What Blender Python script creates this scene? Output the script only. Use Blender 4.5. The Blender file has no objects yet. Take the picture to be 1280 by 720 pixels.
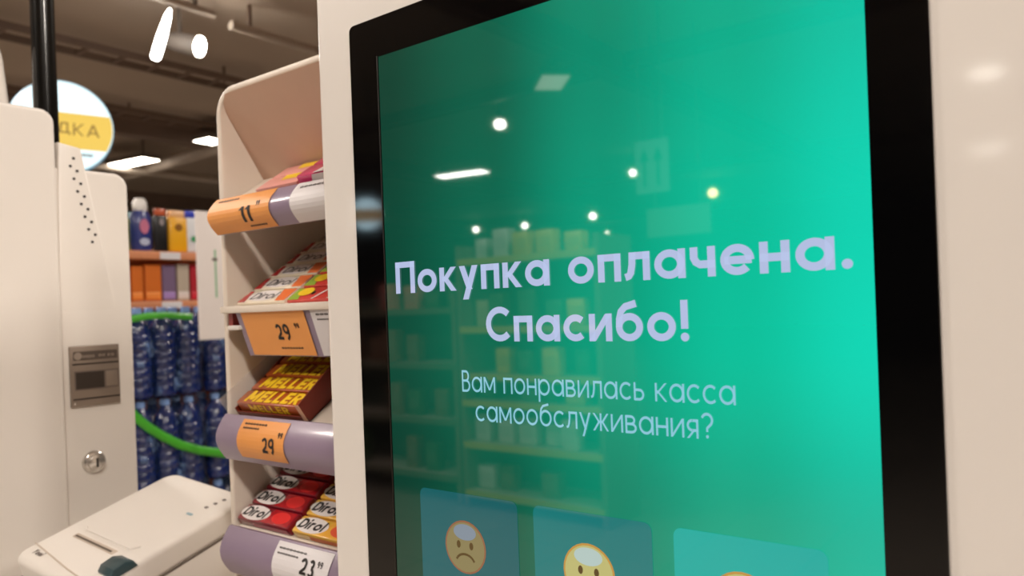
import bpy, bmesh, math, random
from mathutils import Vector, Matrix
random.seed(7)
SC = bpy.context.scene
COL = SC.collection

# ------------------------------------------------------------------ camera
F = 950.0; PX, PY = 640.0, 382.0
TH = math.radians(2.13); PH = math.atan(950/1256)
CAM = Vector((0, 0, 1.4))
FW = Vector((-math.sin(PH), math.cos(PH), 0)); RT = Vector((math.cos(PH), math.sin(PH), 0)); UP = Vector((0, 0, 1))
RR = RT*math.cos(TH) - UP*math.sin(TH); UU = UP*math.cos(TH) + RT*math.sin(TH)
cd = bpy.data.cameras.new('camera'); cam = bpy.data.objects.new('camera', cd); COL.objects.link(cam)
m = Matrix((RR, UU, -FW)).transposed().to_4x4(); m.translation = CAM
cam.matrix_world = m
cd.sensor_width = 36; cd.lens = F/1280*36; cd.shift_y = (PY-360)/1280; cd.clip_start = .01; cd.clip_end = 200
cd.dof.use_dof = True; cd.dof.focus_distance = .42; cd.dof.aperture_fstop = 11
SC.camera = cam
def ray(x, y): return FW + RR*((x-PX)/F) + UU*((PY-y)/F)
def at(x, y, ax, v):
    d = ray(x, y); return CAM + d*((v-CAM[ax])/d[ax])
T = .3195                                     # plane of the near kiosk's screen (y = T)
def refl(x, y, ax, v):                        # point that the screen glass mirrors at this pixel
    d = ray(x, y); d.y = -d.y; c = Vector((0, 2*T, 1.4)); return c + d*((v-c[ax])/d[ax])

# ------------------------------------------------------------------ world, light, exposure
w = bpy.data.worlds.new('world'); SC.world = w; w.use_nodes = True
w.node_tree.nodes['Background'].inputs[0].default_value = (.05, .045, .04, 1)
SC.view_settings.view_transform = 'Standard'; SC.view_settings.look = 'None'
SC.view_settings.gamma = 1; SC.view_settings.use_curve_mapping = False
SC.view_settings.exposure = 0.0
LAMP_COL = (1, .9, .81)
LAMP_POWER = 82
FILL_LAMPS = [(1.9, -1.1), (-1.3, -2.6), (3.8, .2), (2.2, 1.2), (-5.0, 1.0), (-3.6, -1.2), (-.7, 3.6), (-9.2, 1.0), (-7.6, 9.5), (-10.4, 1.6)]   # unseen lamps added around the till and aisles to balance the light
CEIL = 3.8
for x, y in FILL_LAMPS:
    l = bpy.data.lights.new('ceiling_lamp_light', 'AREA'); l.shape = 'RECTANGLE'; l.size = 1.16; l.size_y = .26
    l.energy = LAMP_POWER; l.color = LAMP_COL
    o = bpy.data.objects.new('ceiling_lamp_light', l); o.location = (x, y, CEIL-.29); COL.objects.link(o)

# ------------------------------------------------------------------ materials
def lin(c): return tuple(((v/255)/12.92 if v/255 <= .04045 else ((v/255+.055)/1.055)**2.4) for v in c)
MATS = {}
def mat(name, rgb, rough=.5, metal=0, emit=0, var=.06, scale=30, bump=0, coat=0, ior=1.5, alpha=1, trans=0):
    if name in MATS: return MATS[name]
    M = bpy.data.materials.new(name); M.use_nodes = True; nt = M.node_tree; b = nt.nodes['Principled BSDF']
    c = lin(rgb); MATS[name] = M
    b.inputs['Roughness'].default_value = rough; b.inputs['Metallic'].default_value = metal
    b.inputs['IOR'].default_value = ior; b.inputs['Coat Weight'].default_value = coat; b.inputs['Coat Roughness'].default_value = .12
    b.inputs['Alpha'].default_value = alpha; b.inputs['Transmission Weight'].default_value = trans
    tc = nt.nodes.new('ShaderNodeTexCoord'); nz = nt.nodes.new('ShaderNodeTexNoise')
    nz.inputs['Scale'].default_value = scale; nz.inputs['Detail'].default_value = 3
    nt.links.new(tc.outputs['Object'], nz.inputs['Vector'])
    mx = nt.nodes.new('ShaderNodeMix'); mx.data_type = 'RGBA'
    mx.inputs[6].default_value = (*[v*(1-var) for v in c], 1); mx.inputs[7].default_value = (*[min(1, v*(1+var)) for v in c], 1)
    nt.links.new(nz.outputs['Fac'], mx.inputs[0])
    if emit:
        b.inputs['Base Color'].default_value = (.01, .01, .01, 1)
        nt.links.new(mx.outputs[2], b.inputs['Emission Color']); b.inputs['Emission Strength'].default_value = emit
    else:
        nt.links.new(mx.outputs[2], b.inputs['Base Color'])
    if bump:
        bp = nt.nodes.new('ShaderNodeBump'); bp.inputs['Strength'].default_value = bump; bp.inputs['Distance'].default_value = .01
        nt.links.new(nz.outputs['Fac'], bp.inputs['Height']); nt.links.new(bp.outputs[0], b.inputs['Normal'])
    return M
WHITE = mat('white_enamel', (232, 226, 220), .35, coat=.6, var=.012, scale=6); WHITE.node_tree.nodes['Principled BSDF'].inputs['Coat Roughness'].default_value = .07
WHITE2 = mat('white_moulded_plastic', (230, 224, 217), .38, var=.02, scale=9)
RACKW = mat('cream_plastic', (228, 216, 202), .42, var=.03, scale=12)
BLACK = mat('black_glass', (6, 6, 7), .06, var=.1, ior=1.6)
POLE = mat('black_pole', (10, 10, 9), .18, coat=.6)
CHROME = mat('chrome', (226, 222, 216), .2, metal=.8, var=.03)
STEEL = mat('brushed_steel', (150, 138, 126), .4, metal=.6, var=.1, scale=80)
DARK = mat('dark_plastic', (34, 30, 28), .35)
INK = mat('printed_ink', (38, 32, 30), .6)
LAV = mat('lavender_strip', (146, 128, 150), .35, coat=.3, var=.04)
ORANGE = mat('orange_paper', (238, 160, 84), .45, var=.05)
PAPER = mat('white_paper', (226, 222, 224), .5, var=.02)
CLEAR = mat('clear_plastic', (250, 248, 245), .06, alpha=.16, var=.01)
BOARD = mat('orange_shelf_board', (214, 140, 96), .5, var=.1)
CEILM = mat('dark_ceiling_paint', (186, 169, 152), .8, var=.14, scale=.8)
BEAMM = mat('brown_steel_beam', (128, 108, 96), .6, var=.15, scale=3)
PIPEM = mat('galvanised_pipe', (196, 182, 168), .45, metal=.1, var=.12, scale=10)
WALLM = mat('warm_grey_wall', (150, 136, 122), .8, var=.06, scale=1.5)
LAMPE = mat('lamp_diffuser', (255, 244, 228), .5, emit=16, var=.01)
SPOTE = mat('spot_lens', (255, 246, 232), .3, emit=45, var=.01)
LAMPB = mat('lamp_housing', (120, 110, 102), .5)

# ------------------------------------------------------------------ object helpers
def finish(name, bm, mats, parent=None, smooth=True, loc=None):
    me = bpy.data.meshes.new(name); bm.normal_update(); bm.to_mesh(me); bm.free()
    for mm in (mats if isinstance(mats, (list, tuple)) else [mats]): me.materials.append(mm)
    if smooth:
        me.polygons.foreach_set('use_smooth', [True]*len(me.polygons)); me.set_sharp_from_angle(angle=math.radians(32))
    o = bpy.data.objects.new(name, me); COL.objects.link(o)
    if parent: o.parent = parent
    if loc is not None: o.location = loc
    return o
def tag(o, label, cat, group=None):
    o['label'] = label; o['category'] = cat
    if group: o['group'] = group
    return o
def thing(name, label, cat, loc=(0, 0, 0), rot=(0, 0, 0), group=None):
    o = bpy.data.objects.new(name, None); COL.objects.link(o); o.empty_display_size = .05
    o.location = loc; o.rotation_euler = rot
    return tag(o, label, cat, group)
def copy_tree(o, parent=None):
    c = o.copy(); COL.objects.link(c); c.parent = parent
    for ch in list(o.children): copy_tree(ch, c)
    return c
def BM(): return bmesh.new()
def box(bm, x0, x1, y0, y1, z0, z1, bev=0, seg=2, mi=0):
    b = bmesh.new(); bmesh.ops.create_cube(b, size=1)
    for v in b.verts:
        v.co = Vector(((x0+x1)/2+v.co.x*(x1-x0), (y0+y1)/2+v.co.y*(y1-y0), (z0+z1)/2+v.co.z*(z1-z0)))
    if bev: bmesh.ops.bevel(b, geom=list(b.edges), offset=bev, segments=seg, profile=.5, affect='EDGES')
    merge(bm, b, mi); return bm
def merge(bm, b, mi=0, M=None):
    vm = {}
    for v in b.verts: vm[v] = bm.verts.new(M @ v.co if M else v.co)
    for f in b.faces:
        try: nf = bm.faces.new([vm[v] for v in f.verts]); nf.material_index = mi if mi is not None else f.material_index
        except ValueError: pass
    b.free()
def prism(bm, pts, axis, a, b, bev=0, seg=2, mi=0):
    """closed 2D outline pts extruded from a to b along axis (0 x, 1 y, 2 z)"""
    q = bmesh.new()
    def mk(p, v):
        return {0: (v, p[0], p[1]), 1: (p[0], v, p[1]), 2: (p[0], p[1], v)}[axis]
    A = [q.verts.new(mk(p, a)) for p in pts]; B = [q.verts.new(mk(p, b)) for p in pts]; n = len(pts)
    fa = q.faces.new(A); fb = q.faces.new(B[::-1])
    for i in range(n): q.faces.new((A[i], B[i], B[(i+1) % n], A[(i+1) % n]))
    bmesh.ops.recalc_face_normals(q, faces=q.faces)
    if bev: bmesh.ops.bevel(q, geom=[e for e in q.edges if e in set(fa.edges) | set(fb.edges)], offset=bev, segments=seg, profile=.5, affect='EDGES')
    merge(bm, q, mi); return bm
def lathe(bm, prof, c=(0, 0, 0), n=20, mi=0, M=None):
    q = bmesh.new(); rings = []
    for r, z in prof:
        rings.append([q.verts.new((c[0]+r*math.cos(2*math.pi*k/n), c[1]+r*math.sin(2*math.pi*k/n), c[2]+z)) for k in range(n)])
    for a, b in zip(rings, rings[1:]):
        for k in range(n): q.faces.new((a[k], a[(k+1) % n], b[(k+1) % n], b[k]))
    q.faces.new(rings[0][::-1]); q.faces.new(rings[-1])
    merge(bm, q, mi, M); return bm
def tube(bm, pts, r, n=8, mi=0, flat=1.0):
    q = bmesh.new(); rings = []; pts = [Vector(p) for p in pts]
    for i, p in enumerate(pts):
        t = (pts[min(i+1, len(pts)-1)] - pts[max(i-1, 0)]).normalized()
        a = t.cross(Vector((0, 0, 1)) if abs(t.z) < .9 else Vector((1, 0, 0))).normalized(); b = a.cross(t)
        rings.append([q.verts.new(p + a*math.cos(2*math.pi*k/n)*r*flat + b*math.sin(2*math.pi*k/n)*r) for k in range(n)])
    for a, b in zip(rings, rings[1:]):
        for k in range(n): q.faces.new((a[k], a[(k+1) % n], b[(k+1) % n], b[k]))
    q.faces.new(rings[0][::-1]); q.faces.new(rings[-1])
    bmesh.ops.recalc_face_normals(q, faces=q.faces)
    merge(bm, q, mi); return bm
def rrect(w, h, r, n=6, c=(0, 0)):
    out = []
    for cx, cy, a in ((w/2-r, h/2-r, 0), (-w/2+r, h/2-r, 90), (-w/2+r, -h/2+r, 180), (w/2-r, -h/2+r, 270)):
        for k in range(n+1):
            t = math.radians(a+90*k/n); out.append((c[0]+cx+r*math.cos(t), c[1]+cy+r*math.sin(t)))
    return out
def poly(bm, pts, M=None, mi=0):
    f = bm.faces.new([bm.verts.new(M @ Vector(p) if M else Vector(p)) for p in pts]); f.material_index = mi; return f
def disc(bm, cx, cy, rx, ry, z, M=None, mi=0, n=28):
    poly(bm, [(cx+rx*math.cos(2*math.pi*k/n), cy+ry*math.sin(2*math.pi*k/n), z) for k in range(n)], M, mi)

# ------------------------------------------------------------------ stroke lettering (flat print)
def arc(cx, cy, rx, ry, a0=0, a1=360, n=None):
    n = n or max(6, int(abs(a1-a0)/12))
    return [(cx+rx*math.cos(math.radians(a0+(a1-a0)*k/n)), cy+ry*math.sin(math.radians(a0+(a1-a0)*k/n))) for k in range(n+1)]
def glyph(c, w):
    h = w/2; x = .72; wx = w*1.12; r = x/2+.02
    V = lambda a, y0, y1: ('s', [(a, y0), (a, y1)])
    H = lambda y, a, b: ('s', [(a, y), (b, y)])
    PG = lambda x0, y0, x1, y1, k=wx: ('q', [(x0-k/2, y0), (x0+k/2, y0), (x1+k/2, y1), (x1-k/2, y1)])
    S = lambda p: ('s', p)
    D = lambda a, b, q: ('d', a, b, q)
    def two_bowl(t):
        m_ = t*.52; a = .3
        return [V(h, 0, t), H(t-h*.9, h, a), H(m_, h, a+.04), H(h*.9, h, a+.03),
                S(arc(a, (t+m_)/2-h*.45, .2, (t-m_)/2-h*.45, -90, 90)), S(arc(a+.03, (m_)/2+h*.45, .24, m_/2-h*.45, -90, 90))], a+.03+.24+h
    if c == ' ': return [], .34
    if c in 'Пп':
        t, b = (1, .8) if c == 'П' else (x, .64); return [V(h, 0, t), V(b-h, 0, t), H(t-h, 0, b)], b
    if c == 'о' or c == 'o': return [S(arc(r, x/2, r-h, x/2-h))], 2*r
    if c == 'О' or c == '0': return [S(arc(.4, .5, .4-h, .5-h))], .8
    if c == 'а': return [S(arc(r, x/2, r-h, x/2-h)), V(2*r-h+.02, 0, x)], 2*r+.02
    if c in 'кК':
        t, b = (x, .64) if c == 'к' else (1, .74)
        return [V(h, 0, t), PG(w*.9, t*.42, b-wx/2, t), PG(b-wx/2, 0, w*1.0, t*.60)], b
    if c == 'у': return [PG(wx/2, x, .37, .02), PG(.68-wx/2, x, .22, -.28)], .68
    if c == 'л': return [V(.66-h, 0, x), H(x-h, .14, .66), S([(.2, x), (.19, .42), (.15, .2), (.1, h+.03), (0, h)])], .66
    if c == 'ч': return [V(.6-h, 0, x), S([(h, x), (h, .46), (h+.05, .36), (h+.14, .3), (.6, .3)])], .6
    if c == 'е': return [S(arc(r, x/2, r-h, x/2-h, -4, 318)[::1]), ('s', [(h, x/2-.01), (2*r-h*.6, x/2-.01)])], 2*r
    if c in 'нН':
        t, b = (x, .64) if c == 'н' else (1, .78); return [V(h, 0, t), V(b-h, 0, t), H(t/2, 0, b)], b
    if c == '.': return [D(.12, .11, w*.58)], .24
    if c == 'С': return [S(arc(.5, .5, .5-h, .5-h, 44, 316))], .88
    if c == 'с': return [S(arc(r, x/2, r-h, x/2-h, 46, 314))], 2*r-.08
    if c in 'иИ':
        t, b = (x, .68) if c == 'и' else (1, .82); return [V(h, 0, t), V(b-h, 0, t), PG(h*1.1, 0.02, b-h*1.1, t-.02)], b
    if c == 'б': return [S(arc(r, x/2, r-h, x/2-h)), S([(h, x/2), (h+.005, .56), (h+.06, .76), (h+.18, .88), (r+.2, .96)])], 2*r
    if c == '!': return [V(w*.6, .3, 1), D(w*.6, .1, w*.58)], w*1.2
    if c == 'В': return two_bowl(1)
    if c == 'в': return two_bowl(x)
    if c in 'мМM':
        t, b = (x, .84) if c == 'м' else (1, .98)
        return [V(h, 0, t), V(b-h, 0, t), PG(h*1.1, t, b/2, t*.16), PG(b-h*1.1, t, b/2, t*.16)], b
    if c == 'р': return [V(h, -.28, x), S(arc(r, x/2, r-h, x/2-h))], 2*r
    if c == 'ь': return [V(h, 0, x), H(h*.9, h, .3), H(.42, h, .3), S(arc(.3, .21+h*.45, .22, .21-h*.45, -90, 90))], .52+h
    if c == 'ж': return [V(.46, 0, x), PG(wx/2, x, .4, x*.45), PG(wx/2, 0, .4, x*.58), PG(.92-wx/2, x, .52, x*.45), PG(.92-wx/2, 0, .52, x*.58)], .92
    if c == 'я': return [V(.58-h, 0, x), H(x-h*.9, .3, .58), H(.3, .3, .58), S(arc(.28, (x+.3)/2-h*.4, .24-h*.4, (x-.3)/2-h*.45, 90, 270)), PG(wx/2, 0, .36, .3)], .58
    if c == '?': return [S(arc(.3, .72, .3-h, .28-h, 160, -50) + [(.3, .42), (.3, .28)]), D(.3, .1, w*.62)], .62
    if c == 'Д': return [H(.2-h*.2, 0, .92), V(h*.9, 0, .2), V(.92-h*.9, 0, .2), V(.78-h, .16, 1), H(1-h, .26, .78), PG(.2, .18, .33, 1)], .92
    if c in 'АA': return [PG(wx/2, 0, .45, 1), PG(.9-wx/2, 0, .45, 1), H(.3, .2, .7)], .9
    if c == 'E': return [V(h, 0, 1), H(1-h, 0, .58), H(.5, 0, .54), H(h, 0, .58)], .6
    if c == 'L': return [V(h, 0, 1), H(h, 0, .56)], .58
    if c == 'R': return [V(h, 0, 1), H(1-h, h, .36), H(.46, h, .36), S(arc(.36, .73-h*.5, .24, .27-h*.5, -90, 90)), PG(.6, 0, .34, .46)], .68
    if c == 'D': return [V(h, 0, 1), H(1-h, h, .34), H(h, h, .34), S(arc(.34, .5, .36, .5-h, -90, 90))], .74
    if c == 'i': return [V(h, 0, x), D(h, .92, w*.6)], w
    if c == 'r': return [V(h, 0, x), S(arc(.3, .36, .3-h, .36-h, 150, 50))], .46
    if c == 'l': return [V(h, 0, 1), ], w
    if c == 'n': return [V(h, 0, x), V(.6-h, 0, .4), S(arc(.3, .4, .3-h, .32-h, 0, 180))], .6
    if c == 'Y': return [PG(wx/2, 1, .4, .4), PG(.8-wx/2, 1, .4, .4), V(.4, 0, .46)], .8
    if c == '1': return [V(.34-h, 0, 1), PG(.04, .76, .28, .97)], .36
    if c == '2': return [S(arc(.31, .69, .31-h, .31-h, 165, -20) + [(.46, .42), (.04, h)]), H(h, 0, .62)], .64
    if c == '3': return [S(arc(.29, .735, .27-h, .265-h*.9, 150, -90)), S(arc(.29, .27, .31-h, .27-h*.6, 90, -150))], .62
    if c == '9': return [S(arc(.32, .67, .32-h, .33-h)), S([(.64-h, .67), (.62-h, .45), (.5, .2), (.28, 0)])], .66
    if c == '5': return [S(arc(.28, .33, .32-h, .33-h, 120, -150)), V(.1, .5, 1), H(1-h, .06, .58)], .62
    return [], .5
def text(bm, s, M, height, w=.14, space=.1, width=None, centre=False, shear=0, mi=0):
    """letters in the local xy plane of M; cap height `height`; width forces the total length"""
    gl = []; x = 0
    for c in s:
        st, a = glyph(c, w); gl.append((x, st)); x += a+space
    tot = x-space; kx = (width/tot) if width else height; ox = -tot*kx/2 if centre else 0
    P = lambda p, gx: M @ Vector((ox+(p[0]+gx+shear*p[1])*kx, p[1]*height, 0))
    for gx, st in gl:
        for q in st:
            if q[0] == 'q': poly(bm, [P(p, gx) for p in q[1]], None, mi)
            elif q[0] == 'd':
                poly(bm, [P((q[1]+q[3]*math.cos(t*math.pi/8), q[2]+q[3]*math.sin(t*math.pi/8)), gx) for t in range(16)], None, mi)
            else:
                pts = q[1]; n = len(pts); L = []; R = []
                closed = n > 4 and abs(pts[0][0]-pts[-1][0])+abs(pts[0][1]-pts[-1][1]) < 1e-4
                for i in range(n):
                    if closed: a, b = pts[(i-1) % (n-1)], pts[(i+1) % (n-1)]
                    else: a, b = pts[max(i-1, 0)], pts[min(i+1, n-1)]
                    dx, dy = b[0]-a[0], b[1]-a[1]; l = math.hypot(dx, dy) or 1
                    nx, ny = -dy/l*w/2, dx/l*w/2
                    L.append(bm.verts.new(P((pts[i][0]+nx, pts[i][1]+ny), gx))); R.append(bm.verts.new(P((pts[i][0]-nx, pts[i][1]-ny), gx)))
                for i in range(n-1):
                    f = bm.faces.new((R[i], R[i+1], L[i+1], L[i])); f.material_index = mi
def frame(origin, ex, ey):
    ex = Vector(ex).normalized(); ez = ex.cross(Vector(ey)).normalized(); ey = ez.cross(ex)
    M = Matrix((ex, ey, ez)).transposed().to_4x4(); M.translation = origin; return M

# ================================================================== THE SETTING
def struct(name, bm, mm, parent=None, smooth=False):
    o = finish(name, bm, mm, parent, smooth)
    if not parent: o['kind'] = 'structure'
    return o
X0, X1, Y0, Y1 = -26, 9, -34, 24
def tilefloor():
    M = mat('floor_tiles', (176, 164, 150), .3, var=.05, scale=3); nt = M.node_tree
    br = nt.nodes.new('ShaderNodeTexBrick'); br.offset = 0; br.inputs['Scale'].default_value = 1
    br.inputs['Brick Width'].default_value = .6; br.inputs['Row Height'].default_value = .6; br.inputs['Mortar Size'].default_value = .004
    br.inputs['Color1'].default_value = (*lin((146, 135, 124)), 1); br.inputs['Color2'].default_value = (*lin((138, 128, 117)), 1); br.inputs['Mortar'].default_value = (*lin((96, 88, 80)), 1)
    tc = [n for n in nt.nodes if n.type == 'TEX_COORD'][0]; nt.links.new(tc.outputs['Object'], br.inputs['Vector'])
    nt.links.new(br.outputs['Color'], nt.nodes['Principled BSDF'].inputs['Base Color']); return M
struct('floor', box(BM(), X0, X1, Y0, Y1, -.1, 0), tilefloor())
struct('ceiling', box(BM(), X0, X1, Y0, Y1, CEIL, CEIL+.1), CEILM)
struct('wall_back', box(BM(), X0, X1, Y1, Y1+.1, 0, CEIL), WALLM)
struct('wall_front', box(BM(), X0, X1, Y0-.1, Y0, 0, CEIL), WALLM)
struct('wall_left', box(BM(), X0-.1, X0, Y0, Y1, 0, CEIL), WALLM)
struct('wall_right', box(BM(), X1, X1+.1, Y0, Y1, 0, CEIL), WALLM)
n = 0
for xb in (-3.6, -8.9, -14.2):                   # ceiling beams running away along the aisle
    n += 1; struct('trim_%d' % n, box(BM(), xb-.09, xb+.09, Y0+.05, Y1-.05, CEIL-.24, CEIL), BEAMM)
for yb in (-18, -12, -6, .5, 10.5, 16):
    n += 1; struct('trim_%d' % n, box(BM(), X0+.05, X1-.05, yb-.06, yb+.06, CEIL-.14, CEIL), BEAMM)
# cable trays and pipes under the ceiling
def cable_tray(x, y0, y1, z, label):
    t = thing('cable_tray', label, 'cable tray', (x, y0, z)); L = y1-y0
    for s in (-1, 1): finish('side_rail', box(BM(), s*.13-.012, s*.13+.012, 0, L, 0, .06), BEAMM, t)
    k = 0; rung = finish('rung', box(BM(), -.118, .118, 0, .03, .005, .025), BEAMM, t); rod = finish('hanger_rod', box(BM(), -.01, .01, 0, .02, .025, CEIL-z), BEAMM, t, loc=(0, .2, 0))
    while (k+1)*.3 < L: k += 1; o = rung.copy(); COL.objects.link(o); o.location = (0, k*.3, 0)
    for k in range(1, int(L/2)): o = rod.copy(); COL.objects.link(o); o.location = (0, k*2+.2, 0)
    return t
cable_tray(-6.55, -4, 14, 3.62, 'brown ladder cable tray crossing the dark ceiling nearest the track spotlights')
cable_tray(-8.4, -4, 14, 3.66, 'far brown cable tray on the ceiling behind the hanging round sign')
def ceiling_pipe(p, q, r, mm, label):
    p, q = Vector(p), Vector(q); t = thing('ceiling_pipe', label, 'pipe', p)
    finish('pipe', tube(BM(), [(0, 0, 0), q-p], r, 12), mm, t)
    for k in (.08, .5, .92):
        c = (q-p)*k; finish('pipe_hanger', box(BM(), c.x-.012, c.x+.012, c.y-.012, c.y+.012, 0, CEIL-p.z), BEAMM, t)
ceiling_pipe((-17.5, 5.75, 3.55), (-6.5, 5.45, 3.55), .09, PIPEM, 'thick pale grey ventilation pipe low on the far ceiling')
pa = at(205, 217, 2, 3.5); ceiling_pipe((pa.x, 2.5, 3.5), (pa.x, 13, 3.5), .06, PIPEM, 'thin grey pipe running away below the thick ventilation pipe')
ceiling_pipe((-5.1, 3.35, 3.6), (-5.1, 5.4, 3.6), .035, PIPEM, 'short grey pipe on the ceiling right of the spotlights')

# ------------------------------------------------------------------ lamps
def ceiling_lamp(x, y, label, rot=0, group=None, e=LAMPE, ln=1.2):
    t = thing('ceiling_lamp', label, 'ceiling lamp', (x, y, CEIL-.28), (0, 0, rot), group)
    finish('housing', box(BM(), -ln/2, ln/2, -.15, .15, .006, .07, .01), LAMPB, t)
    finish('diffuser', box(BM(), -ln/2+.02, ln/2-.02, -.13, .13, 0, .008), e, t)
    for s in (-1, 1): finish('hanger', box(BM(), s*ln*.35-.008, s*ln*.35+.008, -.008, .008, .07, .28), LAMPB, t)
    return t
for i, (x, y) in enumerate(FILL_LAMPS):
    ceiling_lamp(x, y, 'rectangular white ceiling lamp hanging ' + ['just right of the near kiosk', 'behind the camera on the left', 'farthest right of the checkout', 'right of and beyond the near kiosk', 'left beyond the neighbouring kiosk', 'left of the camera over the aisle', 'straight behind the near kiosk', 'far left over the store aisle', 'far beyond the water packs', 'farthest left over the store aisle'][i], 0, 'ceiling lamps above the store')
a, b = at(128, 210, 2, CEIL-.28), at(186, 201, 2, CEIL-.28)
ceiling_lamp((a.x+b.x)/2, (a.y+b.y)/2, 'bright rectangular lamp on far ceiling right of the round sign', .12, ln=1.15)
a = at(263, 177, 2, CEIL-.28); ceiling_lamp(a.x, a.y, 'small bright lamp at far ceiling beside the candy rack edge', .1, ln=.32)
a, b = refl(548, 222, 2, CEIL-.28), refl(608, 214, 2, CEIL-.28)
LAMPR = mat('bright_diffuser', (255, 250, 240), .5, emit=34, var=.01)
ceiling_lamp((a.x+b.x)/2, (a.y+b.y)/2, 'long bright lamp mirrored as a white bar in the screen', math.atan2(b.y-a.y, b.x-a.x), e=LAMPR, ln=(b-a).length)
a = refl(690, 104, 2, CEIL-.28); ceiling_lamp(a.x, a.y, 'dim square lamp mirrored as a pale patch high in the screen', .8, e=mat('dim_diffuser', (255, 245, 230), .5, emit=2.2), ln=.5)
def spot(p, label, dr=(0, 0, -1), r=.08, ln=.22, group=None, rail=False, e=SPOTE):
    """spotlight whose lens centre is at p"""
    p = Vector(p); d = Vector(dr).normalized()
    t = thing('spotlight', label, 'spotlight', p, (0, 0, 0), group)
    q = Vector((0, 0, 1)).rotation_difference(-d).to_matrix().to_4x4()
    b = BM(); lathe(b, [(r*1.1, 0), (r*1.1, .03), (r*.95, ln*.6), (r*.6, ln)], n=16, M=q); finish('housing', b, LAMPB, t)
    b = BM(); lathe(b, [(r, -.012), (r, .004)], n=16, M=q); finish('lens', b, e, t)
    b = BM(); c = -d*ln*.5; box(b, c.x-.012, c.x+.012, c.y-.012, c.y+.012, c.z, CEIL-p.z); finish('stem', b, LAMPB, t)
    return t
a = at(203, 43, 2, 3.45); tb = BM()
t = thing('tube_lamp', 'slanted glowing tube lamp hanging from the ceiling track', 'lamp', a)
v = at(211, 17, 2, 3.62)-at(198, 66, 2, 3.42)
v = (at(212, 16, 2, 3.6)-at(198, 67, 2, 3.6)); v = RR*.11+UU*.37
lathe(tb, [(.022, -.19), (.034, -.17), (.034, -.02), (.022, .14), (.008, .19)], n=12, M=Vector((0, 0, 1)).rotation_difference(v.normalized()).to_matrix().to_4x4()); finish('glowing_tube', tb, mat('tube_glow', (255, 250, 242), .4, emit=16, var=.01), t)
b = BM(); box(b, v.x/2-.012, v.x/2+.012, v.y/2-.012, v.y/2+.012, v.z/2, CEIL-a.z); finish('stem', b, LAMPB, t)
a = at(249, 58, 2, 3.45)
spot(a, 'round glaring spotlight at the end of the ceiling track', (CAM-a)*.2+Vector((1.2, 2.0, -.3)), .075, .32)
a, b = at(185, -7, 2, 3.66), at(268, 18, 2, 3.66)
d = (b-a); t = thing('track_rail', 'pale ceiling track rail carrying the spotlights', 'track rail', a-d*1.5)
finish('rail', tube(BM(), [(0, 0, 0), d*2.5], .03, 8), PIPEM, t)
for k in (.3, 1.2, 2.2): c = d*k; finish('rail_hanger', box(BM(), c.x-.01, c.x+.01, c.y-.01, c.y+.01, 0, CEIL-a.z), LAMPB, t)
c = refl(625, 155, 2, 3.5); spot(c, 'bright oval spotlight mirrored highest in the screen', (.4, .5, -.8), .065)
for (x, y, r), wh in zip(((791, 216, .05), (595, 287, .07), (656, 282, .07), (741, 270, .075), (759, 292, .06), (785, 313, .1)), ('beside the arrow board', 'leftmost of the small dots', 'second from left of the small dots', 'between the headline and the arrow board', 'just above the headline', 'touching the headline')):
    c = refl(x, y, 2, 3.5); spot(c, 'small round spotlight mirrored as a white dot, ' + wh, (.45, .75, -.35), r, group='spotlights mirrored in the screen')
c = refl(891, 241, 2, 3.5); spot(c, 'yellowish spotlight mirrored as an oval dot right of the others', (.4, .8, -.35), .09, e=mat('warm_lens', (255, 226, 150), .3, emit=22))

for (x, y) in ((1232, 92), (1236, 186)):
    c = refl(x, y, 2, CEIL-.28); ceiling_lamp(c.x, c.y, 'ceiling lamp glinting as a pale patch on the %s right margin of the near kiosk' % ('upper' if y < 100 else 'lower'), 0, ln=.3 if y < 100 else .5, e=mat('glint_diffuser', (255, 246, 232), .5, emit=36))

# ================================================================== NEAR KIOSK WITH THE SCREEN
kx0, kx1 = -.3945, -.004
kz0, kz1 = .98, 1.665
K = thing('self_checkout_kiosk', 'white self-checkout kiosk with large green thank-you screen in black bezel', 'kiosk', ((kx0+kx1)/2, T+.03, 0))
KI = Matrix.Translation(-Vector(K.location))
def kpart(name, bm, mm, parent=K, smooth=True):
    for vv in bm.verts: vv.co = vv.co - Vector(K.location)
    o = finish(name, bm, mm, parent, smooth); return o
b = BM(); prism(b, rrect(kx1-kx0, kz1-kz0, .03, 8, ((kx0+kx1)/2, (kz0+kz1)/2)), 1, T+.001, T+.035, .005, 4)
panel = kpart('front_panel', b, WHITE); panel.data.set_sharp_from_angle(angle=math.radians(10.6))
b = BM(); box(b, -.285, -.08, T+.035, T+.16, .06, kz1-.02, .008, 3); kpart('body', b, WHITE)
b = BM(); box(b, -.31, -.03, T-.05, T+.3, 0, .06, .006, 2); kpart('foot', b, DARK)
b = BM(); box(b, kx0+.02, kx1-.02, T-.03, T+.035, .55, .9, .01, 2); kpart('cabinet_door', b, WHITE)
bx0, bx1, bzt = -.3605, -.0435, 1.5765
sx0, sx1, szt = -.3345, -.0652, 1.552
szb = szt-.478; bzb = szb-.03
b = BM(); prism(b, rrect(bx1-bx0, bzt-bzb, .004, 4, ((bx0+bx1)/2, (bzt+bzb)/2)), 1, T-.0006, T+.01, .0005, 1)
bez = kpart('bezel', b, BLACK)
b = BM(); box(b, sx0-.0016, sx0-.0008, T-.0011, T, szb, szt+.0008); kpart('bezel_lip', b, mat('bezel_lip', (30, 27, 24), .3))
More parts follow.
